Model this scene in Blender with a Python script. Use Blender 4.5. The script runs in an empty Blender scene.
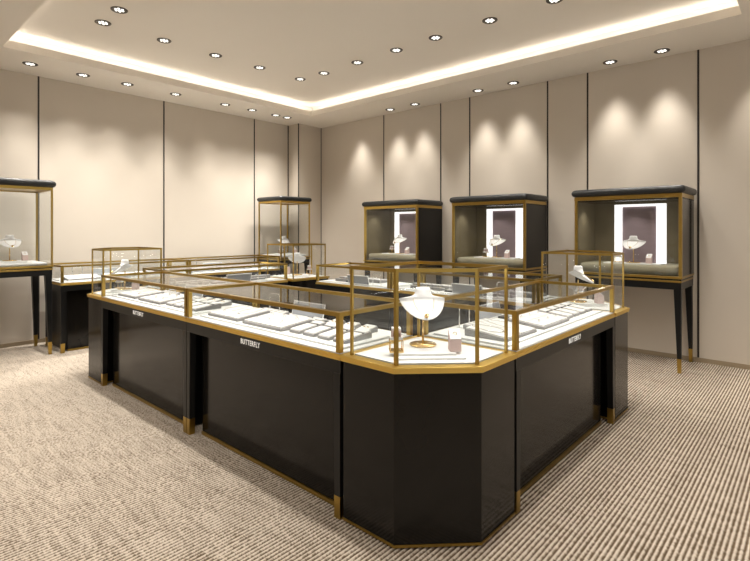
import bpy, math, random
from mathutils import Vector, Matrix
random.seed(7)
SC = bpy.context.scene
COL = SC.collection
R = math.radians

# ------------------------------------------------------------------ materials
def mat(name, color, rough=0.5, metal=0.0, spec=0.5, coat=0.0, emis=None, estr=0.0):
    m = bpy.data.materials.new(name); m.use_nodes = True
    b = m.node_tree.nodes['Principled BSDF']
    b.inputs['Base Color'].default_value = (*color, 1)
    b.inputs['Roughness'].default_value = rough
    b.inputs['Metallic'].default_value = metal
    b.inputs['Specular IOR Level'].default_value = spec
    b.inputs['Coat Weight'].default_value = coat
    b.inputs['Coat Roughness'].default_value = 0.05
    if emis:
        b.inputs['Emission Color'].default_value = (*emis, 1)
        b.inputs['Emission Strength'].default_value = estr
    return m

def noise_mix(m, c1, c2, scale, vec='Object', stretch=(1, 1, 1), detail=3.0, bump=0.0, bdist=0.002, bscale=None):
    nt = m.node_tree; N = nt.nodes; L = nt.links
    b = N['Principled BSDF']
    tc = N.new('ShaderNodeTexCoord'); mp = N.new('ShaderNodeMapping'); mp.inputs['Scale'].default_value = stretch
    L.new(tc.outputs[vec], mp.inputs['Vector'])
    no = N.new('ShaderNodeTexNoise'); no.inputs['Scale'].default_value = scale; no.inputs['Detail'].default_value = detail
    L.new(mp.outputs[0], no.inputs['Vector'])
    mx = N.new('ShaderNodeMix'); mx.data_type = 'RGBA'
    mx.inputs['A'].default_value = (*c1, 1); mx.inputs['B'].default_value = (*c2, 1)
    L.new(no.outputs['Fac'], mx.inputs['Factor']); L.new(mx.outputs['Result'], b.inputs['Base Color'])
    if bump:
        n2 = N.new('ShaderNodeTexNoise'); n2.inputs['Scale'].default_value = bscale or scale * 6
        L.new(mp.outputs[0], n2.inputs['Vector'])
        bp = N.new('ShaderNodeBump'); bp.inputs['Strength'].default_value = bump; bp.inputs['Distance'].default_value = bdist
        L.new(n2.outputs['Fac'], bp.inputs['Height']); L.new(bp.outputs[0], b.inputs['Normal'])
    return m

M = {}
M['gold'] = noise_mix(mat('brushed_gold', (.55, .37, .10), .28, 1.0), (.49, .335, .090), (.42, .28, .070), 30)
M['ledge'] = mat('satin_yellow_gold', (.80, .56, .15), .38, 1.0)
M['gold_pale'] = mat('polished_pale_gold', (.80, .58, .26), .22, 1.0)
M['black'] = noise_mix(mat('black_lacquer', (.008, .0075, .007), .12, 0, .26), (.009, .008, .007), (.007, .006, .005), 3)
M['black_matte'] = noise_mix(mat('black_satin', (.008, .008, .008), .35, spec=.3), (.009, .009, .009), (.007, .007, .007), 8)
M['leather'] = noise_mix(mat('black_leather', (.014, .015, .016), .42), (.016, .017, .018), (.011, .012, .012), 12, bump=.25, bscale=220)
M['white'] = noise_mix(mat('white_board', (.86, .85, .83), .45), (.80, .80, .79), (.77, .77, .76), 5)
M['white_pad'] = noise_mix(mat('white_leatherette', (.82, .81, .79), .5), (.72, .71, .70), (.66, .65, .64), 14, bump=.1, bscale=300)
M['grey_pad'] = noise_mix(mat('grey_leatherette', (.38, .37, .36), .55), (.27, .265, .26), (.22, .215, .21), 14)
M['dark_pad'] = mat('charcoal_velvet', (.05, .05, .052), .8)
M['plate'] = mat('pale_grey_plate', (.33, .345, .365), .3)
M['pink'] = noise_mix(mat('dusty_pink_suede', (.62, .47, .44), .8), (.64, .49, .46), (.58, .43, .40), 30)
M['bust'] = mat('matte_white_resin', (.74, .735, .73), .55)
M['olive'] = noise_mix(mat('olive_linen', (.17, .16, .105), .85), (.20, .165, .095), (.155, .128, .072), 6, stretch=(1, 1, 6), bump=.2, bscale=200)
M['olive_pad'] = noise_mix(mat('sage_padded_linen', (.36, .35, .26), .85), (.34, .31, .22), (.29, .265, .185), 18)
M['mauve'] = noise_mix(mat('mauve_fabric', (.20, .15, .17), .8), (.33, .255, .285), (.27, .21, .235), 8, stretch=(1, 1, 5))
M['lightbox'] = mat('backlit_white_acrylic', (.9, .9, .9), .4, emis=(1, .98, .96), estr=1.1)
M['steel'] = mat('satin_steel', (.62, .62, .60), .25, 1.0)
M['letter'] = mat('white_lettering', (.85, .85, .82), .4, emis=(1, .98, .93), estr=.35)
M['fixture'] = mat('bronze_fixture', (.11, .095, .08), .4, .8)
M['led'] = mat('led_lens', (.9, .9, .9), .3, emis=(1, .97, .90), estr=1.5)
M['ceiling'] = noise_mix(mat('ceiling_paint', (.62, .565, .49), .8), (.87, .815, .735), (.85, .795, .715), 1.5)
M['cove'] = mat('cove_paint', (.80, .78, .74), .8)
M['skirt'] = noise_mix(mat('tan_skirting', (.36, .28, .19), .5), (.38, .30, .20), (.31, .24, .16), 9)
M['groove'] = mat('dark_reveal_strip', (.045, .042, .04), .4, .6)

def wall_mat():
    m = mat('beige_wall_panel', (.55, .485, .40), .55)
    return noise_mix(m, (.655, .59, .51), (.62, .555, .475), 2.2, detail=5, bump=.05, bscale=60)
M['wall'] = wall_mat()

def glass_mat():
    m = bpy.data.materials.new('clear_thin_glass'); m.use_nodes = True
    nt = m.node_tree; N = nt.nodes; L = nt.links
    N.remove(N['Principled BSDF']); out = N['Material Output']
    t = N.new('ShaderNodeBsdfTransparent'); t.inputs['Color'].default_value = (.975, .985, .98, 1)
    g = N.new('ShaderNodeBsdfGlossy'); g.inputs['Roughness'].default_value = .01
    lw = N.new('ShaderNodeLayerWeight'); lw.inputs['Blend'].default_value = .5
    pw = N.new('ShaderNodeMath'); pw.operation = 'POWER'; L.new(lw.outputs['Facing'], pw.inputs[0]); pw.inputs[1].default_value = 5
    f = N.new('ShaderNodeMath'); f.operation = 'MULTIPLY_ADD'; L.new(pw.outputs[0], f.inputs[0]); f.inputs[1].default_value = .9; f.inputs[2].default_value = .045
    mx = N.new('ShaderNodeMixShader')
    L.new(f.outputs[0], mx.inputs[0]); L.new(t.outputs[0], mx.inputs[1]); L.new(g.outputs[0], mx.inputs[2])
    L.new(mx.outputs[0], out.inputs['Surface'])
    return m
M['glass'] = glass_mat()

PITCH = .0205
def carpet_mat():
    m = mat('ribbed_loop_carpet', (.4, .33, .25), .95, spec=.1)
    nt = m.node_tree; N = nt.nodes; L = nt.links; b = N['Principled BSDF']
    tc = N.new('ShaderNodeTexCoord')
    sx = N.new('ShaderNodeSeparateXYZ'); L.new(tc.outputs['Object'], sx.inputs[0])
    def math_(op, a, bb=None):
        n = N.new('ShaderNodeMath'); n.operation = op
        for i, v in enumerate((a, bb)):
            if v is None: continue
            if isinstance(v, (int, float)): n.inputs[i].default_value = v
            else: L.new(v, n.inputs[i])
        return n.outputs[0]
    # pale rib tops, brown grooves along Y: groove shade painted into the colour
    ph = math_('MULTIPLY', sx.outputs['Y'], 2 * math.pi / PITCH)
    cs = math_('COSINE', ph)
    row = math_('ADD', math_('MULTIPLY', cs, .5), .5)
    # loops along each row
    lp = N.new('ShaderNodeMapping'); lp.inputs['Scale'].default_value = (95, 46, 1)
    L.new(tc.outputs['Object'], lp.inputs['Vector'])
    ln = N.new('ShaderNodeTexNoise'); ln.inputs['Scale'].default_value = 1.0; ln.inputs['Detail'].default_value = 2
    L.new(lp.outputs[0], ln.inputs['Vector'])
    sp = N.new('ShaderNodeMapping'); sp.inputs['Scale'].default_value = (34, 4, 1)
    L.new(tc.outputs['Object'], sp.inputs['Vector'])
    sn = N.new('ShaderNodeTexNoise'); sn.inputs['Scale'].default_value = 1.0; sn.inputs['Detail'].default_value = 3
    L.new(sp.outputs[0], sn.inputs['Vector'])
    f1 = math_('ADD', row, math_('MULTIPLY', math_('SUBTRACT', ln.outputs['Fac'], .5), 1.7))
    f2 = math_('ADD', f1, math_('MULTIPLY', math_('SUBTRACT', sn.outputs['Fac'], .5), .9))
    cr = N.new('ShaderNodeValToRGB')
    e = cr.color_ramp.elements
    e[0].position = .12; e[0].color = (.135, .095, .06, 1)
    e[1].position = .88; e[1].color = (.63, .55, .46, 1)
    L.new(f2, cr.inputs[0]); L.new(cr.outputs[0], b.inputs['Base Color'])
    bp = N.new('ShaderNodeBump'); bp.inputs['Strength'].default_value = .5; bp.inputs['Distance'].default_value = .004
    L.new(ln.outputs['Fac'], bp.inputs['Height']); L.new(bp.outputs[0], b.inputs['Normal'])
    return m
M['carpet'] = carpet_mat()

# ------------------------------------------------------------------ mesh builder
class MB:
    def __init__(s): s.v = []; s.f = []; s.sm = []
    def add(s, verts, faces, smooth=False, T=None):
        o = len(s.v)
        s.v += [tuple(T @ Vector(p)) if T is not None else tuple(p) for p in verts]
        s.f += [tuple(i + o for i in f) for f in faces]; s.sm += [smooth] * len(faces)
        return s
    def box(s, x0, x1, y0, y1, z0, z1, T=None):
        if x0 > x1: x0, x1 = x1, x0
        if y0 > y1: y0, y1 = y1, y0
        return s.add([(x0,y0,z0),(x1,y0,z0),(x1,y1,z0),(x0,y1,z0),(x0,y0,z1),(x1,y0,z1),(x1,y1,z1),(x0,y1,z1)],
                     [(0,3,2,1),(4,5,6,7),(0,1,5,4),(1,2,6,5),(2,3,7,6),(3,0,4,7)], T=T)
    def prism(s, poly, z0, z1, T=None):
        n = len(poly)
        return s.add([(x, y, z0) for x, y in poly] + [(x, y, z1) for x, y in poly],
                     [tuple(range(n))[::-1], tuple(range(n, 2*n))] + [(i, (i+1) % n, n+(i+1) % n, n+i) for i in range(n)], T=T)
    def loft(s, rings, smooth=True, T=None, caps=True):
        n = len(rings[0]); v = [p for r in rings for p in r]; f = []
        for k in range(len(rings)-1):
            for i in range(n):
                f.append((k*n+i, k*n+(i+1) % n, (k+1)*n+(i+1) % n, (k+1)*n+i))
        if caps:
            f.append(tuple(range(n))[::-1]); f.append(tuple(range((len(rings)-1)*n, len(rings)*n)))
        return s.add(v, f, smooth, T)
    def lathe(s, prof, n=24, T=None, smooth=True):
        return s.loft([[(r*math.cos(2*math.pi*i/n), r*math.sin(2*math.pi*i/n), z) for i in range(n)] for r, z in prof], smooth, T)
    def tube(s, pts, r, n=8, closed=False, T=None):
        pts = [Vector(p) for p in pts]; rings = []; m = len(pts)
        for k in range(m):
            if closed: d = pts[(k+1) % m] - pts[k-1]
            else: d = pts[min(k+1, m-1)] - pts[max(k-1, 0)]
            d.normalize()
            a = Vector((0, 0, 1)) if abs(d.z) < .9 else Vector((1, 0, 0))
            u = d.cross(a).normalized(); w = d.cross(u).normalized()
            rings.append([tuple(pts[k] + r*(math.cos(2*math.pi*i/n)*u + math.sin(2*math.pi*i/n)*w)) for i in range(n)])
        if closed: rings.append(rings[0])
        return s.loft(rings, True, T, caps=not closed)
    def build(s, name, m, parent=None, bevel=0.0, seg=2):
        me = bpy.data.meshes.new(name); me.from_pydata(s.v, [], s.f); me.update()
        me.polygons.foreach_set('use_smooth', s.sm)
        me.materials.append(M[m])
        o = bpy.data.objects.new(name, me); COL.objects.link(o)
        if parent: o.parent = parent
        if bevel:
            md = o.modifiers.new('bevel', 'BEVEL'); md.width = bevel; md.segments = seg; md.limit_method = 'ANGLE'
        return o

def tag(o, label=None, cat=None, group=None, kind=None):
    for k, v in (('label', label), ('category', cat), ('group', group), ('kind', kind)):
        if v: o[k] = v
    return o
def empty(name, loc, rz=0.0):
    o = bpy.data.objects.new(name, None); COL.objects.link(o); o.empty_display_size = .1
    o.location = loc; o.rotation_euler = (0, 0, rz); return o
def struct(name, mb, m, bevel=0):
    o = mb.build(name, m, bevel=bevel); o['kind'] = 'structure'; return o
def copy_tree(o, parent=None):
    c = o.copy(); COL.objects.link(c); c.parent = parent
    for ch in KIDS.get(o.name, []): copy_tree(ch, c)
    return c
KIDS = {}
def index_kids(o):
    KIDS[o.name] = [c for c in bpy.data.objects if c.parent == o]
    for c in KIDS[o.name]: index_kids(c)
PROTO = {}
def place(kind, make, loc, rz, label, cat, group=None):
    if kind not in PROTO:
        o = make(); PROTO[kind] = o; index_kids(o)
    else:
        o = copy_tree(PROTO[kind])
        for k in ('label', 'group'):
            if k in o: del o[k]
    o.location = loc; o.rotation_euler = (0, 0, rz)
    return tag(o, label, cat, group)

# ------------------------------------------------------------------ room
XL, XR, YN, YF, ZC, ZT = -2.0, 6.02, -2.2, 7.02, 3.22, 3.42
JX, JY = 5.49, 6.74
# carpet: real ribs running along X
def build_floor():
    m = MB(); n = int((YF - YN) / PITCH) + 2; sub = 6
    ys = []; k0 = math.floor(YN / PITCH)
    for k in range(k0, k0 + n + 1):
        for j in range(sub): ys.append((k + j/sub) * PITCH)
    v = []; 
    for y in ys:
        z = -.0035 * (1 - math.cos(2*math.pi*y/PITCH))
        v += [(XL - .1, y, z), (XR + .1, y, z)]
    f = [(2*i, 2*i+1, 2*i+3, 2*i+2) for i in range(len(ys)-1)]
    m.add(v, f, True)
    y0, y1 = ys[0], ys[-1]
    m.box(XL - .1, XR + .1, y0, y1, -.06, -.02)
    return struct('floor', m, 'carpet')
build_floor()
def wall_slab(name, x0, x1, y0, y1):
    return struct(name, MB().box(x0, x1, y0, y1, -.02, ZT + .06), 'wall')
w = MB(); w.box(XL, XR, YF, YF + .1, -.02, ZT + .06); w.box(JX, XR, JY, YF, -.02, ZC)
struct('wall_left', w, 'wall')
wall_slab('wall_right', XR, XR + .1, YN, YF + .1)
wall_slab('wall_back', XL - .1, XL, YN, YF + .1)
# the side behind the camera is left open to let world light in
# ceiling with recessed tray
TX0, TX1, TY0, TY1 = 1.19, 5.28, .50, 6.16
CV = .17
c = MB()
for (x0, x1, y0, y1) in ((XL, TX0, YN, YF), (TX1, XR, YN, YF), (TX0, TX1, YN, TY0), (TX0, TX1, TY1, YF)):
    c.box(x0, x1, y0, y1, ZC, ZC + .082)
c.box(XL, XR, YN, YF, ZT, ZT + .06)
struct('ceiling', c, 'ceiling')
c = MB()
c.box(TX0 - CV - .02, TX0 - CV, TY0 - CV, TY1 + CV, ZC + .082, ZT); c.box(TX1 + CV, TX1 + CV + .02, TY0 - CV, TY1 + CV, ZC + .082, ZT)
c.box(TX0 - CV, TX1 + CV, TY0 - CV - .02, TY0 - CV, ZC + .082, ZT); c.box(TX0 - CV, TX1 + CV, TY1 + CV, TY1 + CV + .02, ZC + .082, ZT)
struct('trim_1', c, 'cove')
# reveal strips between the wall panels
ti = 2
def strip(mb):
    global ti
    struct('trim_%d' % ti, mb, 'groove'); ti += 1
for y in (.933, 2.041, 2.525, 3.64, 4.128, 5.233, -.18, -.66):
    strip(MB().box(XR - .004, XR + .002, y - .009, y + .009, 0, ZC))
for x in (.15, 1.712, 3.247, 4.778):
    strip(MB().box(x - .009, x + .009, YF - .004, YF + .002, 0, ZC))
strip(MB().box(JX - .016, JX, YF - .006, YF + .002, 0, ZC))
strip(MB().box(JX - .003, JX + .012, JY - .003, JY + .01, 0, ZC))
strip(MB().box(XR - .012, XR + .002, JY - .004, JY + .004, 0, ZC))
struct('baseboard_right', MB().box(XR - .012, XR, YN, JY, 0, .045), 'skirt')
b = MB(); b.box(XL, JX - .012, YF - .012, YF, 0, .045)
struct('baseboard_left', b, 'skirt')

# ------------------------------------------------------------------ lamps
def spot(loc, energy, size, blend=.6, color=(1, .95, .875), rad=.04, rot=(0, 0, 0)):
    l = bpy.data.lights.new('spot_lamp', 'SPOT'); l.energy = energy; l.spot_size = R(size); l.spot_blend = blend
    l.color = color; l.shadow_soft_size = rad
    o = bpy.data.objects.new('spot_lamp', l); COL.objects.link(o); o.location = loc; o.rotation_euler = rot
    return o
def area(loc, rot, sx, sy, energy, color=(1, .95, .87)):
    l = bpy.data.lights.new('area_lamp', 'AREA'); l.shape = 'RECTANGLE'; l.size = sx; l.size_y = sy; l.energy = energy
    l.color = color
    o = bpy.data.objects.new('area_lamp', l); COL.objects.link(o); o.location = loc; o.rotation_euler = rot
    return o

def make_downlight():
    t = empty('downlight', (0, 0, 0))
    MB().lathe([(.052, -.001), (.056, -.006), (.068, -.008), (.074, -.004), (.074, .003), (.052, .003)], 28).build('trim_ring', 'fixture', t)
    MB().lathe([(.053, -.001), (.053, .003)], 28, smooth=False).build('reflector', 'fixture', t)
    m = MB()
    for k in range(7):
        a = k * math.pi / 3; r = .033 if k < 6 else 0
        m.lathe([(.0115, -.001), (.0115, -.006), (.007, -.0085), (.001, -.009)], 10,
                T=Matrix.Translation((r*math.cos(a), r*math.sin(a), 0)))
    m.build('led_cluster', 'led', t)
    return t
ORD = ['first', 'second', 'third', 'fourth', 'fifth', 'sixth', 'seventh', 'eighth', 'ninth', 'tenth']
WALL_E, TRAY_E = 58, 50
LW = [(1.521, 6.56), (2.054, 6.56), (2.559, 6.55), (3.189, 6.54), (3.938, 6.53), (4.397, 6.52), (4.845, 6.52), (5.073, 6.52)]
for i, (x, y) in enumerate(LW):
    place('downlight', make_downlight, (x, y, ZC), 0, 'recessed downlight in lower ceiling along the left wall, %s from the left' % ORD[i], 'ceiling light', 'downlights along the left wall')
    spot((x, y + .05, ZC - .02), WALL_E * .65, 92, .85); spot((x, y + .05, ZC - .02), WALL_E * 2.0, 66, 1.0)
RW = [(5.80, 4.913), (5.80, 4.435), (5.80, 3.381), (5.80, 2.877), (5.80, 1.726), (5.80, 1.219)]
for i, (x, y) in enumerate(RW):
    place('downlight', make_downlight, (x, y, ZC), 0, 'recessed downlight in lower ceiling along the right wall, %s from the corner' % ORD[i], 'ceiling light', 'downlights along the right wall')
    spot((x, y, ZC - .02), WALL_E * .45, 71, .9); spot((x, y, ZC - .02), WALL_E * 1.3, 59, 1.0)
TR = [(1.835, 5.29), (2.45, 5.29), (3.065, 5.29), (3.667, 5.27), (4.315, 5.26)]
for i, (x, y) in enumerate(TR):
    place('downlight', make_downlight, (x, y, ZT), 0, 'recessed downlight in raised ceiling tray, left row, %s from the left' % ORD[i], 'ceiling light', 'downlights in the ceiling tray')
    spot((x, y, ZT - .02), TRAY_E, 125, .8)
TC = [4.83, 4.22, 3.60, 3.056, 2.41, 1.765]
for i, y in enumerate(TC):
    lab = 'recessed downlight in raised ceiling tray, right row, %s from the corner one' % ORD[i]
    place('downlight', make_downlight, (4.36, y, ZT), 0, lab, 'ceiling light', 'downlights in the ceiling tray')
    spot((4.36, y, ZT - .02), TRAY_E, 125, .8)
place('downlight', make_downlight, (1.83, 4.87, ZT), 0, 'recessed downlight at the top edge of the photo, above another at tray left', 'ceiling light', 'downlights in the ceiling tray')
spot((1.83, 4.87, ZT - .02), TRAY_E, 125, .8)
# the rows go on above and behind the camera
hidden = [(1.83, y, ZT) for y in (4.22, 3.6, 3.05, 2.41, 1.77)] + [(x, 1.16, ZT) for x in (1.83, 2.45, 3.07, 3.67, 4.36)] + \
         [(5.80, -.3, ZC), (5.80, .35, ZC), (.75, 6.56, ZC), (.1, 6.56, ZC), (-.6, 6.56, ZC), (.4, 4.8, ZC), (.4, 3.2, ZC), (.4, 1.6, ZC),
          (2.2, -.6, ZC), (4.0, -.6, ZC), (-.6, 5.4, ZC), (-.6, 3.2, ZC), (-.6, 1.0, ZC)]
for p in hidden:
    place('downlight', make_downlight, p, 0, 'recessed downlight outside the photographed part of the ceiling', 'ceiling light', 'downlights outside the view')
    wallish = p[1] > 6 or p[0] > 5.5
    spot((p[0], p[1], p[2] - .02), WALL_E * 1.3 if wallish else TRAY_E, 66 if wallish else 125, 1.0 if wallish else .8)
spot((5.80, 5.72, ZC - .02), WALL_E * .45, 71, .9); spot((5.80, 5.72, ZC - .02), WALL_E * 1.3, 59, 1.0)
# cove strips lie on the ledge behind the tray lip and shine up
CE = 3.6
for (x, y, sx, sy) in (((TX0+TX1)/2, TY1 + .09, TX1 - TX0 + .1, .03), ((TX0+TX1)/2, TY0 - .09, TX1 - TX0 + .1, .03)):
    area((x, y, ZC + .088), (math.pi, 0, 0), sx, sy, CE * sx / 4)
for (x, y, sx, sy) in ((TX0 - .09, (TY0+TY1)/2, .03, TY1 - TY0 + .1), (TX1 + .09, (TY0+TY1)/2, .03, TY1 - TY0 + .1)):
    area((x, y, ZC + .088), (math.pi, 0, 0), sx, sy, CE * sy / 4)

# ------------------------------------------------------------------ display counter
LZ0, LZ1, RZ = .745, .772, .967
DECK = .786; EPS = .0006
def glass_case(t, poly, z0, z1, pw, rh, top=True, rail_mat='gold'):
    """posts at the corners of poly (inward), rails between them, a pane per side"""
    n = len(poly); P = [Vector((*p, 0)) for p in poly]
    ctr = sum(P, Vector()) / n
    fr = MB(); A = []; I = []
    for i in range(n):
        d1 = (P[(i+1) % n] - P[i]).normalized(); d0 = (P[i] - P[i-1]).normalized()
        n1 = Vector((-d1.y, d1.x, 0)); n0 = Vector((-d0.y, d0.x, 0))
        I.append(P[i] + (n0 + n1) * (pw / (1 + n0.dot(n1))))
        A.append((d0, d1))
    rings = [[(P[i].x, P[i].y, z1), (P[i].x, P[i].y, z1 - rh), (I[i].x, I[i].y, z1 - rh), (I[i].x, I[i].y, z1)] for i in range(n)]
    fr.loft(rings + [rings[0]], False, caps=False)
    for i in range(n):
        d0, d1 = A[i]; q0 = P[i] - d0 * pw; q1 = P[i] + d1 * pw
        fr.prism([(q0.x, q0.y), (P[i].x, P[i].y), (q1.x, q1.y), (I[i].x, I[i].y)], z0, z1 - rh)
    fr.build('case_frame', rail_mat, t)
    for i in range(n):
        a, b_ = P[i], P[(i+1) % n]
        d = (b_ - a).normalized(); nn = Vector((-d.y, d.x, 0))
        if (ctr - a).dot(nn) < 0: nn = -nn
        L = (b_ - a).length
        T = Matrix(((d.x, nn.x, 0, a.x), (d.y, nn.y, 0, a.y), (0, 0, 1, 0), (0, 0, 0, 1)))
        MB().add([(pw, pw*.45, z0), (L - pw, pw*.45, z0), (L - pw, pw*.45, z1 - rh), (pw, pw*.45, z1 - rh)], [(0, 1, 2, 3)], T=T).build('glass_pane', 'glass', t)
    if top:
        k = pw * .6
        q = []
        for p in P:
            dd = (ctr - p).normalized(); q.append((p.x + dd.x*k*1.4, p.y + dd.y*k*1.4, z1 - rh*.5))
        MB().add(q, [tuple(range(n))]).build('glass_top', 'glass', t)

def leg(t, x, y, w0, w1, z1, foot, outx=0, outy=0, lm='black_matte'):
    """tapered leg, x/y is the outer corner direction kept straight"""
    def rng(c, w, o):
        if o > 0: return c - w, c
        if o < 0: return c, c + w
        return c - w/2, c + w/2
    def ring(w, z):
        xa, xb = rng(x, w, outx); ya, yb = rng(y, w, outy)
        return [(xa, ya, z), (xb, ya, z), (xb, yb, z), (xa, yb, z)]
    wf = w1 + (w0 - w1) * foot / z1
    lg = MB().loft([ring(wf, foot), ring(w0, z1)], False).build('leg', lm, t)
    MB().loft([ring(w1 + .002, 0), ring(wf + .002, foot)], False).build('foot', 'gold', lg)

def make_counter(W, D, text):
    t = empty('display_counter', (0, 0, 0))
    x0, x1, y0, y1 = -W/2, W/2, -D/2, D/2
    bd = MB(); bd.box(x0, x1, y0 + .006, y1 - .006, .68, LZ0)
    bd.box(x0 + .06, x1 - .06, y0 + .095, y1 - .03, .012, .68)
    bd.build('cabinet_body', 'black_matte', t)
    fp = MB().box(x0 + .085, x1 - .085, y0 + .072, y0 + .095, .022, .682).build('front_panel', 'black', t, bevel=.002)
    MB().box(x0 + .085, x1 - .085, y0 + .066, y0 + .095, .0, .022).build('base_strip', 'gold', t)
    for sx in (-1, 1):
        for sy in (-1, 1):
            leg(t, sx*(W/2 - .002), sy*(D/2 - .004), .045, .036, .682, .105, sx, sy)
    l = MB(); l.box(x0, x1, y0, y1, LZ0, LZ0 + .014); l.box(x0 + .004, x1 - .004, y0 + .004, y1 - .004, LZ0 + .014, LZ1)
    l.build('ledge', 'ledge', t, bevel=.0015)
    MB().box(x0 + .006, x1 - .006, y0 + .008, y1 - .008, LZ1, LZ1 + .006).build('display_board', 'white', t)
    MB().box(x0 + .05, x1 - .05, y0 + .075, y1 - .05, LZ1 + .006, DECK).build('raised_deck', 'white', t, bevel=.001)
    MB().box(x0 + .046, x1 - .046, y0 + .071, y1 - .046, LZ1 + .006, LZ1 + .0075).build('border_line', 'grey_pad', t)
    i = .005
    glass_case(t, [(x0+i, y0+i), (x1-i, y0+i), (x1-i, y1-i), (x0+i, y1-i)], LZ1 + .006, RZ, .025, .020)
    if text:
        cu = bpy.data.curves.new('lettering', 'FONT'); cu.body = 'BUTTERFLY'; cu.size = .042; cu.extrude = .0008
        cu.offset = .0002; cu.space_character = 1.12; cu.align_x = 'CENTER'; cu.align_y = 'CENTER'; cu.materials.append(M['letter'])
        tmp = bpy.data.objects.new('tmp_text', cu); COL.objects.link(tmp)
        bpy.context.view_layer.update()
        me = bpy.data.meshes.new_from_object(tmp.evaluated_get(bpy.context.evaluated_depsgraph_get()))
        bpy.data.objects.remove(tmp)
        o = bpy.data.objects.new('lettering', me); COL.objects.link(o); o.parent = t
        o.location = (.0, y0 + .005, .7125); o.rotation_euler = (R(90), 0, 0); o.scale = (.80, 1, 1)
    return t
def world_pt(t_loc, rz, x, y):
    c_, s_ = math.cos(rz), math.sin(rz)
    return (t_loc[0] + x*c_ - y*s_, t_loc[1] + x*s_ + y*c_)

# ------------------------------------------------------------------ things on the counters
def wedge(w, d, zf, zb, rad=0):
    m = MB()
    m.add([(-w/2, -d/2, 0), (w/2, -d/2, 0), (w/2, d/2, 0), (-w/2, d/2, 0),
           (-w/2, -d/2, zf), (w/2, -d/2, zf), (w/2, d/2, zb), (-w/2, d/2, zb)],
          [(0,3,2,1),(4,5,6,7),(0,1,5,4),(1,2,6,5),(2,3,7,6),(3,0,4,7)])
    return m
def slope_T(zf, zb, d):
    return Matrix.Translation((0, 0, (zf+zb)/2)) @ Matrix.Rotation(math.atan2(zb - zf, d), 4, 'X')
def make_necklace_tray():
    w, d, zf, zb = .35, .25, .014, .038
    t = empty('necklace_tray', (0, 0, 0))
    wedge(w, d, zf, zb).build('tray_base', 'grey_pad', t, bevel=.0012)
    T = slope_T(zf, zb, d)
    m = MB()
    for k in range(2):
        m.box(-w/2 + .006 + k*(w/2 - .003), -.003 + k*(w/2 - .003), -d/2 + .006, d/2 - .006, -.001, .0075, T=T)
    m.build('cushion', 'white_pad', t, bevel=.0012)
    m = MB()
    for s in (-1, 1):
        pts = [T @ Vector((s*.085 + .055*math.sin(a), .02 - .075*math.cos(a) + (.03 if abs(a) > 2.2 else 0), .009)) for a in [(-2.8 + 5.6*k/18) for k in range(19)]]
        m.tube(pts, .0013, 5)
        m.lathe([(.001, 0), (.007, .001), (.007, .004), (.001, .005)], 8, T=T @ Matrix.Translation((s*.085, -.055, .008)))
    m.build('necklace', 'steel', t)
    return t
def make_grid_tray():
    w, d, zf, zb = .38, .235, .014, .035
    t = empty('ring_tray', (0, 0, 0))
    wedge(w, d, zf, zb).build('tray_base', 'grey_pad', t, bevel=.0012)
    T = slope_T(zf, zb, d); m = MB(); n = 3
    cw, cd = (w - .012)/n, (d - .012)/2
    for i in range(n):
        for j in range(2):
            xa = -w/2 + .006 + i*cw; ya = -d/2 + .006 + j*cd
            m.box(xa + .003, xa + cw - .003, ya + .003, ya + cd - .003, -.001, .008, T=T)
    m.build('cushion', 'white_pad', t, bevel=.0012)
    m = MB()
    for i in range(n):
        for j in range(2):
            cx, cy = -w/2 + .006 + (i+.5)*cw, -d/2 + .006 + (j+.5)*cd
            m.tube([T @ Vector((cx + .011*math.cos(a), cy, .013 + .011*math.sin(a))) for a in [2*math.pi*k/12 for k in range(12)]], .0016, 5, closed=True)
    m.build('ring', 'steel', t)
    return t
def make_pad():
    w, d = .088, .20
    t = empty('bracelet_pad', (0, 0, 0))
    wedge(w, d, .014, .034).build('pad_base', 'grey_pad', t, bevel=.0012)
    T = slope_T(.014, .034, d)
    m = MB(); m.box(-w/2 + .004, w/2 - .004, -d/2 + .004, d/2 - .07, -.001, .007, T=T); m.box(-w/2 + .004, w/2 - .004, d/2 - .05, d/2 - .004, -.001, .007, T=T)
    m.build('cushion', 'white_pad', t, bevel=.0012)
    MB().box(-w/2 + .012, w/2 - .012, d/2 - .069, d/2 - .051, -.001, .004, T=T).build('slot', 'dark_pad', t)
    return t
def make_slim_tray():
    t = empty('slim_tray', (0, 0, 0))
    wedge(.27, .10, .010, .024).build('tray_base', 'grey_pad', t, bevel=.0012)
    T = slope_T(.010, .024, .10); m = MB()
    for k in range(5): m.box(-.131 + k*.053, -.131 + k*.053 + .049, -.046, .046, -.001, .006, T=T)
    m.build('cushion', 'white_pad', t, bevel=.001)
    m = MB()
    for k in range(5):
        m.tube([T @ Vector((-.1065 + k*.053, -.035 + .007*j, .0075 + (.0012 if j % 2 else 0))) for j in range(11)], .0013, 5)
    m.build('bracelet', 'steel', t)
    return t
def make_small_pad():
    t = empty('earring_pad', (0, 0, 0))
    wedge(.085, .10, .012, .03).build('pad_base', 'grey_pad', t, bevel=.0012)
    T = slope_T(.012, .03, .10)
    MB().box(-.038, .038, -.046, .046, -.001, .006, T=T).build('cushion', 'white_pad', t, bevel=.0012)
    m = MB()
    for s in (-1, 1): m.lathe([(.001, 0), (.005, .002), (.005, .005), (.001, .007)], 8, T=T @ Matrix.Translation((s*.014, 0, .006)))
    m.build('earring', 'gold_pale', t)
    return t
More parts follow.
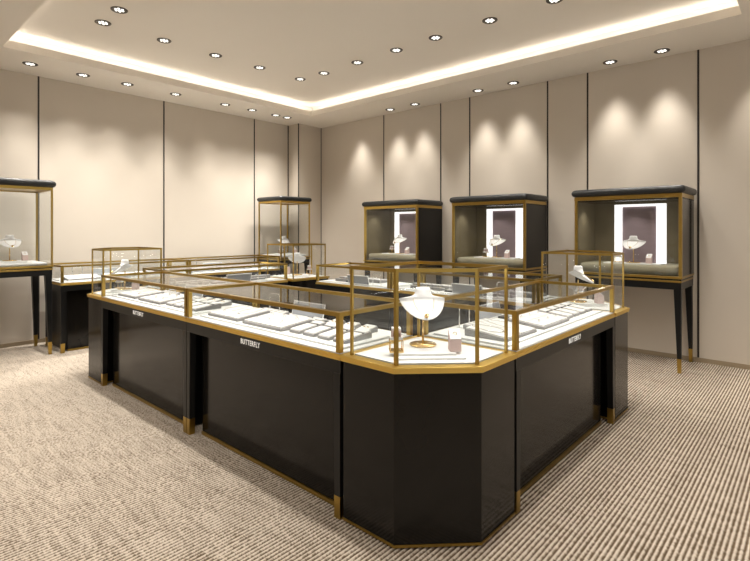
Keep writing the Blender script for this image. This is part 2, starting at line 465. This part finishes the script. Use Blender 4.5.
def make_star_tray():
    t = empty('fan_display', (0, 0, 0))
    poly = [(-.13, -.05), (.02, -.078), (.13, .0), (.11, .05), (-.11, .06)]
    MB().prism(poly, 0, .012).build('tray_base', 'dark_pad', t, bevel=.002)
    m = MB()
    for a, l in ((200, .095), (250, .065), (310, .065), (5, .095), (90, .04)):
        T = Matrix.Translation((0, 0, .012)) @ Matrix.Rotation(R(a), 4, 'Z')
        m.prism([(.012, -.012), (l, -.028), (l, .028), (.012, .012)], 0, .012, T=T)
    m.build('cushion', 'white_pad', t, bevel=.002)
    return t
def make_panel():
    t = empty('upright_card_holder', (0, 0, 0))
    T = Matrix.Rotation(R(-14), 4, 'X')
    MB().box(-.15, .15, -.003, .003, .003, .092, T=T).build('card', 'plate', t)
    m = MB(); m.box(-.155, .155, -.004, .004, .089, .096, T=T); m.box(-.155, -.15, -.004, .004, .003, .090, T=T); m.box(.15, .155, -.004, .004, .003, .090, T=T)
    m.box(-.13, .13, -.02, .03, 0, .004)
    m.build('frame', 'white', t)
    return t
def make_arch():
    t = empty('bracelet_arch', (0, 0, 0))
    pts = [(-.055, 0, .004), (-.055, 0, .112), (-.051, 0, .123), (-.040, 0, .127), (.040, 0, .127), (.051, 0, .123), (.055, 0, .112), (.055, 0, .004)]
    MB().tube(pts, .0035, 8).build('wire_arch', 'steel', t)
    MB().box(-.06, .06, -.02, .02, 0, .006).build('base', 'white', t, bevel=.001)
    return t

def counter_items(t, W, place_name, reduced=False, extra_front=()):
    loc, rz = t.location, t.rotation_euler.z
    s = W / 1.49
    def put(kind, make, x, y, name, cat, grp, da=0):
        wx, wy = world_pt(loc, rz, x*s, y)
        place(kind, make, (wx, wy, DECK + EPS), rz + da, '%s on the %s' % (name, place_name), cat, grp)
    G = place_name
    if W > 1.2: put('ntray', make_necklace_tray, -.47, -.055, 'white slanted necklace tray', 'jewellery tray', 'slanted trays on the ' + G)
    put('gtray', make_grid_tray, -.03, -.07, 'white six-cushion ring tray in the middle', 'jewellery tray', 'slanted trays on the ' + G)
    for k in range(4 if W > 1.2 else 2):
        put('pad', make_pad, (.25 if W > 1.2 else .34) + .118*k/min(1, s), -.06, '%s bracelet pad from the left' % ORD[k], 'jewellery pad', 'bracelet pads on the ' + G)
    put('star', make_star_tray, .06, .135, 'dark tray with white petal cushions', 'jewellery tray', None)
    if W > 1.2: put('slim', make_slim_tray, -.36, .125, 'slim five-cushion bracelet tray', 'jewellery tray', None)
    put('panel', make_panel, -.10, .222, 'pale grey upright card holder', 'card holder', None)
    put('arch', make_arch, -.43, .205, 'thin wire bracelet arch', 'jewellery stand', None)
    for k in range(3 if W > 1.2 else 2):
        put('spad', make_small_pad, .27 + .13*k, .125, '%s small earring pad from the left' % ORD[k], 'jewellery pad', 'earring pads on the ' + G)

counters = [
    ('near left-hand island counter', 1.885, 2.401, -90, 1.473, .57, True, 'near left-hand island counter'),
    ('far left-hand island counter', 1.885, 3.9065, -90, 1.531, .57, True, 'far left-hand island counter'),
    ('right-hand island counter', 2.9575, 1.355, 0, 1.519, .57, True, 'right-hand island counter'),
    ('near inner island counter', 4.015, 2.416, 90, 1.503, .57, False, 'near rear-right island counter'),
    ('far inner island counter', 4.015, 3.725, 90, 1.10, .57, False, 'far rear-right island counter'),
    ('back-left island counter', 2.928, 4.97, 180, 1.46, .57, False, 'back-left island counter'),
    ('wall counter', 2.465, 6.50, 0, 1.485, .59, False, 'left wall counter beside tall showcase'),
    ('wall counter', 3.955, 6.50, 0, 1.485, .59, False, 'left wall counter nearer the corner'),
]
CL = ['black and gold glass-topped counter with lettering, left island side, nearest corner cabinet',
      'black and gold glass-topped counter with lettering, left island side, farther from camera',
      'black and gold glass-topped counter with lettering, right side of the island',
      'glass-topped black counter at rear right of island, nearer the camera',
      'glass-topped black counter at rear right of island, beside the staff gap',
      'glass-topped black counter closing the back left of the island',
      'black glass-topped counter on left wall, beside the tall glass case',
      'black glass-topped counter on left wall, nearer the room corner']
for i, (nm, x, y, rz, W, D, tx, pn) in enumerate(counters):
    t = make_counter(W, D, tx)
    t.location = (x, y, 0); t.rotation_euler = (0, 0, R(rz))
    tag(t, CL[i], 'display counter', 'counters of the island' if i < 6 else 'counters along the left wall')
    counter_items(t, W, pn)
    # LED strip under the customer-side rail, shining in and down
    px, py = world_pt((x, y), R(rz), 0, -D/2 + .03)
    a = area((px, py, RZ - .022), (0, 0, 0), W - .1, .010, 1.1, (1, .985, .95))
    a.rotation_euler = (R(38), 0, R(rz))

# ------------------------------------------------------------------ corner cabinets
S, CH = .598, .272
def octo(i):
    k = i * (math.sqrt(2) - 1) * 0 + i * .4142
    return [(i, CH + k*1.0), (CH + k*1.0, i), (S - i, i), (S - i, S - i), (i, S - i)]
BZ = 1.188
def make_corner_cabinet():
    t = empty('corner_cabinet', (0, 0, 0))
    MB().prism(octo(.012), .018, LZ0).build('cabinet_body', 'black', t, bevel=.002)
    MB().prism(octo(.030), .0, .006).build('plinth', 'black_matte', t)
    MB().prism(octo(.010), .006, .018).build('base_strip', 'gold', t)
    l = MB(); l.prism(octo(.003), LZ0, LZ0 + .015); l.prism(octo(.0), LZ0 + .015, LZ1)
    l.build('ledge', 'ledge', t, bevel=.0015)
    MB().prism(octo(.050), LZ1, LZ1 + .006).build('display_board', 'white', t)
    glass_case(t, octo(.035), LZ1, BZ, .012, .016)
    return t
cabs = [((1.597, 1.064), 0, 'black faceted corner cabinet with tall glass box, front corner of the island'),
        ((1.597, 5.272), -90, 'black faceted corner cabinet with tall glass box, left end of the island'),
        ((4.318, 1.064), 90, 'black faceted corner cabinet with tall glass box, right end of the island'),
        ((4.318, 5.272), 180, 'black faceted corner cabinet with tall glass box, far corner of the island')]
for k, (p, a, lb) in enumerate(cabs):
    place('corner', make_corner_cabinet, (p[0], p[1], 0), R(a), lb, 'corner cabinet', 'corner cabinets of the island')

# ------------------------------------------------------------------ bust, ring box, stands
def make_bust():
    t = empty('necklace_bust', (0, 0, 0))
    MB().lathe([(.064, 0), (.066, .003), (.064, .007), (.010, .009), (.001, .009)], 36).build('base', 'gold_pale', t)
    MB().lathe([(.005, .008), (.005, .172)], 12).build('pole', 'gold_pale', t)
    # upright neck, chest plate falling forward and widening into two wings
    LEAN = R(51)
    def place_pt(x, y, k):
        # k > 0: up the neck, k < 0: down the sloping plate
        if k >= .004: return Vector((x, y, .2425 + (k - .004) * 1.3))
        return Vector((x, y + min(k, 0)*1.13*math.sin(LEAN), .238 + k*1.13*math.cos(LEAN)))
    prof = [(.030, .024, .022, 0), (.0325, .031, .027, 0), (.028, .036, .031, 0), (.018, .037, .032, 0), (.010, .040, .033, 0), (.004, .046, .033, 0),
            (.000, .055, .031, 0), (-.004, .068, .027, 0), (-.008, .083, .021, .001), (-.013, .098, .015, .002), (-.019, .1105, .011, .003), (-.026, .112, .010, .004), (-.042, .109, .010, .004),
            (-.062, .102, .010, .004), (-.086, .089, .010, .003), (-.106, .072, .010, .002), (-.122, .051, .009, .001), (-.132, .029, .007, 0), (-.136, .008, .003, 0)]
    n = 32; rings = []
    for (k, hw, hd, yo) in prof:
        r = []
        for i in range(n):
            a = 2*math.pi*i/n
            x = hw*math.cos(a); y = yo + hd*math.sin(a)
            if k < .002: y += .45 * x*x / .11 * min(1, (.002 - k) / .03)
            r.append(tuple(place_pt(x, y, k)))
        rings.append(r)
    bu = MB().loft(rings[::-1], True).build('bust_form', 'bust', t)
    # necklace
    pts = [place_pt(.050*math.cos(a), -.016 - .006 + 1.1*(.05*math.cos(a))**2/.11 - .004, -.004 - .098*math.sin(a)**.9) for a in [math.pi*k/20 for k in range(0, 21)]]
    nk = MB().tube(pts, .0011, 6).build('necklace', 'gold_pale', bu)
    p = place_pt(0, -.024, -.108)
    m = MB()
    for k in range(5):
        a = 2*math.pi*k/5
        m.lathe([(.001, -.006), (.005, -.003), (.006, 0), (.005, .003), (.001, .006)], 8, T=Matrix.Translation(p + Vector((.0065*math.cos(a), 0, .0065*math.sin(a)))))
    m.build('pendant', 'gold_pale', bu)
    return t
def make_ring_box():
    t = empty('ring_stand', (0, 0, 0)); w = .026
    v = [(-w,-w,0),(w,-w,0),(w,w,0),(-w,w,0),(-w,-w,.055),(w,-w,.055),(w,w,.095),(-w,w,.095)]
    MB().add(v, [(0,3,2,1),(4,5,6,7),(0,1,5,4),(1,2,6,5),(2,3,7,6),(3,0,4,7)]).build('block', 'pink', t, bevel=.002)
    T = Matrix.Translation((0, 0, .0755)) @ Matrix.Rotation(math.atan2(.040, .052), 4, 'X')
    MB().box(-.025, .025, -.031, .031, 0, .003, T=T).build('ring_pad', 'bust', t)
    MB().tube([T @ Vector((.009*math.cos(a), .009*math.sin(a), .005)) for a in [2*math.pi*k/16 for k in range(16)]], .0012, 6, closed=True).build('ring', 'gold_pale', t)
    return t
def make_wire_stand():
    t = empty('pedestal_stand', (0, 0, 0)); w = .029
    m = MB()
    for sx in (-1, 1):
        for sy in (-1, 1): m.tube([(sx*w, sy*w, .006), (sx*w, sy*w, .055)], .0022, 6)
    for z in (.055,):
        m.tube([(-w, -w, z), (w, -w, z)], .0022, 6); m.tube([(-w, w, z), (w, w, z)], .0022, 6)
        m.tube([(-w, -w, z), (-w, w, z)], .0022, 6); m.tube([(w, -w, z), (w, w, z)], .0022, 6)
    m.box(-.032, .032, -.032, .032, 0, .007)
    m.build('wire_frame', 'gold_pale', t)
    MB().box(-.029, .029, -.027, .027, .057, .068).build('shelf', 'bust', t)
    bx = MB(); bx.box(-.022, -.017, -.020, .020, .068, .096); bx.box(.017, .022, -.020, .020, .068, .096); bx.box(-.022, .022, .004, .020, .068, .096)
    bx.box(-.022, .022, -.020, .020, .088, .098)
    bx.build('block', 'pink', t)
    MB().box(-.021, .021, -.019, .019, .098, .110).build('ring_pad', 'bust', t, bevel=.002)
    T = Matrix.Translation((0, 0, .117))
    MB().tube([T @ Vector((.0075*math.cos(a), 0, .0075*math.sin(a))) for a in [2*math.pi*k/16 for k in range(16)]], .0012, 6, closed=True).build('ring', 'gold_pale', t)
    return t
def make_platform(w=.31, d=.28):
    t = empty('display_platform', (0, 0, 0))
    MB().box(-w/2, w/2, -d/2, d/2, 0, .008).build('lower_plate', 'white', t, bevel=.001)
    MB().box(-w/2 + .010, w/2 - .035, -d/2 + .040, d/2 - .01, .008, .018).build('upper_plate', 'white', t, bevel=.001)
    return t

def vignette(cx, cy, z, a, where, bust=(-.018, .035), wire=(-.160, -.085), ring=(.112, -.085), plat=(-.01, -.035)):
    """bust with its platform, wire stand (left) and ring stand (right), all facing local -y"""
    z += EPS
    def wp(x, y): return world_pt((cx, cy), a, x, y)
    p = wp(*plat)
    place('platform', make_platform, (p[0], p[1], z), a, 'white stepped plate under the bust in the ' + where, 'display plate')
    zt = z + .018 + EPS
    p = wp(*bust)
    place('bust', make_bust, (p[0], p[1], zt), a, 'white necklace bust on gold pole in the ' + where, 'jewellery bust', 'necklace busts')
    p = wp(*wire)
    place('wire', make_wire_stand, (p[0], p[1], zt), a, 'small pink stand on gold wire legs in the ' + where, 'jewellery stand', 'pink stands on gold wire')
    p = wp(*ring)
    place('ringbox', make_ring_box, (p[0], p[1], zt), a, 'pink block ring stand in the ' + where, 'ring stand', 'pink ring stands')
zb = LZ1 + .006
vignette(1.925, 1.395, zb, R(-45), 'front corner glass box')
vignette(1.925, 4.928, zb, R(-135), 'left end glass box', bust=(.023, -.012), wire=(-.06, -.10), ring=(.055, .100), plat=(0, 0))
vignette(3.975, 1.395, zb, R(45), 'right end glass box', wire=(.150, -.06), ring=(-.112, -.085), plat=(0, -.035))
vignette(3.975, 4.928, zb, R(135), 'far corner glass box')

# ------------------------------------------------------------------ wall showcases
def rrect(x0, x1, y0, y1, r, z, n=5):
    out = []
    for (cx, cy, a0) in ((x1 - r, y0 + r, -90), (x1 - r, y1 - r, 0), (x0 + r, y1 - r, 90), (x0 + r, y0 + r, 180)):
        for k in range(n + 1):
            a = R(a0 + 90*k/n); out.append((cx + r*math.cos(a), cy + r*math.sin(a), z))
    return out
def cushion_top(x0, x1, y0, y1, z0, z1, t):
    h = z1 - z0; rings = []
    for (ins, f) in ((.03, 0), (.008, .12), (0, .35), (0, .6), (.008, .82), (.025, .95), (.06, 1)):
        rings.append(rrect(x0 + ins, x1 - ins, y0 + ins, y1 - ins, .035, z0 + h*f))
    return MB().loft(rings, True).build('padded_top', 'leather', t)
def base_and_legs(t, W, D, z0, z1, hleg):
    x0, x1, y0, y1 = -W/2, W/2, -D/2, D/2
    m = MB(); m.box(x0 - .004, x1 + .004, y0 - .008, y1, z1 - .022, z1); m.box(x0 + .002, x1 - .002, y0 - .002, y1, z0, z0 + .018)
    m.build('ledge', 'gold', t, bevel=.002)
    m = MB(); m.box(x0 + .006, x1 - .006, y0 + .004, y1, z0 + .018, z1 - .022); m.box(x0 + .006, x1 - .006, y0 + .006, y1, hleg, z0)
    m.build('apron', 'black_matte', t)
    for sx in (-1, 1):
        leg(t, sx*(W/2 - .008), y0 + .008, .062, .028, hleg, .135, sx, -1)
        leg(t, sx*(W/2 - .008), y1 - .006, .062, .028, hleg, .135, sx, 1)
def make_showcase():
    W, D = 1.0, .60
    t = empty('wall_showcase', (0, 0, 0)); x0, x1, y0, y1 = -W/2, W/2, -D/2, D/2
    base_and_legs(t, W, D, .858, .915, .79)
    zb_, zt_ = .915, 1.672
    m = MB(); m.box(x0, x0 + .02, y0 + .03, y1, zb_, zt_); m.box(x1 - .02, x1, y0 + .03, y1, zb_, zt_); m.box(x0 + .02, x1 - .02, y1 - .02, y1, zb_, zt_)
    m.box(x0, x1, y0 + .03, y1, zt_ - .012, zt_)
    m.build('case_shell', 'black', t)
    m = MB(); m.box(x0 + .02, x0 + .028, y0 + .035, y1 - .02, zb_, zt_ - .012); m.box(x1 - .028, x1 - .02, y0 + .035, y1 - .02, zb_, zt_ - .012)
    m.box(x0 + .028, x1 - .028, y1 - .03, y1 - .02, zb_, zt_ - .012)
    m.build('lining', 'olive', t)
    m = MB(); m.box(x0, x0 + .028, y0, y0 + .03, zb_, zt_); m.box(x1 - .028, x1, y0, y0 + .03, zb_, zt_); m.box(x0 - .002, x1 + .002, y0 - .002, y1, zt_, 1.712)
    m.box(x0 + .0, x0 + .02, y1 - .022, y1 + .0, zb_, zt_)
    m.build('case_frame', 'gold', t, bevel=.002)
    MB().add([(x0 + .028, y0 + .012, zb_), (x1 - .028, y0 + .012, zb_), (x1 - .028, y0 + .012, zt_), (x0 + .028, y0 + .012, zt_)], [(0, 1, 2, 3)]).build('glass_pane', 'glass', t)
    cushion_top(x0 - .03, x1 + .03, y0 - .035, y1, 1.712, 1.79, t)
    rr = [rrect(x0 + .04 + i, x1 - .04 - i, y0 + .05 + i, y1 - .035, .02, z) for i, z in ((0, .915), (0, .99), (.006, 1.003), (.018, 1.01))]
    MB().loft(rr, True).build('padded_floor', 'olive_pad', t)
    # lit white portal with mauve panel
    px, pw, pz0, pz1 = .045, .49, 1.01, 1.635
    py = .06
    m = MB(); m.box(px - pw/2, px - pw/2 + .075, py, py + .05, pz0, pz1); m.box(px + pw/2 - .085, px + pw/2, py, py + .05, pz0, pz1)
    m.box(px - pw/2 + .075, px + pw/2 - .085, py, py + .05, pz1 - .025, pz1)
    pf = m.build('light_portal', 'lightbox', t)
    MB().box(px - pw/2 + .075, px + pw/2 - .085, py + .018, py + .03, pz0, pz1 - .025).build('portal_panel', 'mauve', pf)
    return t
SLBL = ['left of the three on the right wall', 'middle of the three on the right wall', 'nearest of the three, beside right wall end']
SL2 = ['left right-wall showcase', 'middle right-wall showcase', 'nearest right-wall showcase']
for k, y in enumerate((4.59, 3.03, 1.468)):
    place('showcase', make_showcase, (5.70, y, 0), R(-90), 'black showcase with gold frame and padded top, ' + SLBL[k], 'showcase', 'showcases on the right wall')
    wx, wy = 5.60, y - .03
    zpl = 1.010 + EPS
    p = MB().box(-.27, .27, -.09, .09, 0, .010).build('display_plate', 'white', bevel=.001)
    p.location = (wx, wy, zpl); p.rotation_euler = (0, 0, R(-90)); tag(p, 'long white plate on the padded floor of the ' + SL2[k], 'display plate')
    vz = zpl + .010 + EPS
    def wp(x, yy): return world_pt((wx, wy), R(-90), x, yy)
    q = wp(.0, .0); place('bust', make_bust, (q[0], q[1], vz), R(-90), 'white necklace bust inside the ' + SL2[k], 'jewellery bust', 'necklace busts')
    q = wp(-.15, .0); place('wire', make_wire_stand, (q[0], q[1], vz), R(-90), 'small pink stand on gold wire legs in the ' + SL2[k], 'jewellery stand', 'pink stands on gold wire')
    q = wp(.15, -.02); place('ringbox', make_ring_box, (q[0], q[1], vz), R(-90), 'pink block ring stand in the ' + SL2[k], 'ring stand', 'pink ring stands')
    # case lamps in the roof of the showcase
    for dy in (-.36, .0, .36):
        spot((5.60, y + dy, 1.655), 3.2, 110, .7, rad=.015)

def make_glass_showcase(W, D, z0, z1, zt_, ztop):
    t = empty('glass_showcase', (0, 0, 0)); x0, x1, y0, y1 = -W/2, W/2, -D/2, D/2
    base_and_legs(t, W, D, z0, z1, z0 - .06)
    m = MB()
    for xa in (x0, x1 - .018):
        for ya in (y0, y1 - .018): m.box(xa, xa + .018, ya, ya + .018, z1, zt_)
    m.box(x0, x1, y0, y0 + .018, zt_, zt_ + .03); m.box(x0, x1, y1 - .018, y1, zt_, zt_ + .03)
    m.box(x0, x0 + .018, y0 + .018, y1 - .018, zt_, zt_ + .03); m.box(x1 - .018, x1, y0 + .018, y1 - .018, zt_, zt_ + .03)
    m.build('case_frame', 'gold', t)
    MB().box(x0 + .018, x1 - .018, y0 + .018, y1 - .018, zt_ + .012, zt_ + .03).build('case_ceiling', 'gold', t)
    for a, b_ in (((x0+.018, y0+.008), (x1-.018, y0+.008)), ((x0+.018, y1-.008), (x1-.018, y1-.008)), ((x0+.008, y0+.018), (x0+.008, y1-.018)), ((x1-.008, y0+.018), (x1-.008, y1-.018))):
        MB().add([(a[0], a[1], z1), (b_[0], b_[1], z1), (b_[0], b_[1], zt_), (a[0], a[1], zt_)], [(0, 1, 2, 3)]).build('glass_pane', 'glass', t)
    cushion_top(x0 - .03, x1 + .03, y0 - .03, y1 + .02, zt_ + .03, ztop, t)
    rr = [rrect(x0 + .04 + i, x1 - .04 - i, y0 + .04 + i, y1 - .04 - i, .02, z) for i, z in ((0, z1), (0, z1 + .022), (.006, z1 + .03), (.02, z1 + .034))]
    MB().loft(rr, True).build('padded_floor', 'white_pad', t)
    return t
t = make_glass_showcase(.76, .60, .925, .975, 1.795, 1.905)
t.location = (1.28, 6.55, 0); tag(t, 'tall see-through gold framed glass showcase cut by the left photo edge', 'showcase')
t = make_glass_showcase(.60, .60, .885, .935, 1.80, 1.905)
t.location = (5.07, 6.59, 0); tag(t, 'tall see-through gold framed glass showcase in the far room corner', 'showcase')
vignette(1.29, 6.50, 1.009, 0, 'left edge showcase', bust=(.03, 0), wire=(-.10, -.02), ring=(.16, -.03), plat=(.05, 0))
vignette(5.07, 6.55, .969, 0, 'far corner showcase')
spot((1.28, 6.55, 1.79), 4, 120, .8, rad=.02); spot((5.07, 6.59, 1.79), 3, 120, .8, rad=.02)
# added strip lamp brightening each tall glass box, under its chamfered top rail
for (x, y, rz) in ((1.925, 1.395, -45), (1.925, 4.928, -135), (3.975, 1.395, 45), (3.975, 4.928, 135)):
    px, py = world_pt((x, y), R(rz), 0, -.20)
    a = area((px, py, BZ - .018), (0, 0, 0), .30, .010, .8, (1, .985, .95)); a.rotation_euler = (R(25), 0, R(rz))

# ------------------------------------------------------------------ camera, world, view
cam = bpy.data.cameras.new('camera'); co = bpy.data.objects.new('camera', cam); COL.objects.link(co)
co.location = (0, 0, 1.35); co.rotation_euler = (R(90), 0, math.atan2(445, 493.8) - math.pi/2)
cam.sensor_width = 36; cam.lens = 36 * 493.8 / 750; cam.shift_y = -49.5 / 750; cam.clip_start = .05
SC.camera = co
wd = bpy.data.worlds.new('world'); SC.world = wd; wd.use_nodes = True
wd.node_tree.nodes['Background'].inputs[0].default_value = (1, .95, .87, 1); wd.node_tree.nodes['Background'].inputs[1].default_value = .62
vs = SC.view_settings
vs.view_transform = 'Standard'; vs.look = 'None'; vs.gamma = 1; vs.use_curve_mapping = False; vs.exposure = 0.06
cy = SC.cycles
cy.max_bounces = 10; cy.diffuse_bounces = 5; cy.glossy_bounces = 5; cy.transparent_max_bounces = 40
cy.use_denoising = True; cy.sample_clamp_indirect = 6; cy.blur_glossy = .5; cy.caustics_reflective = False; cy.caustics_refractive = False
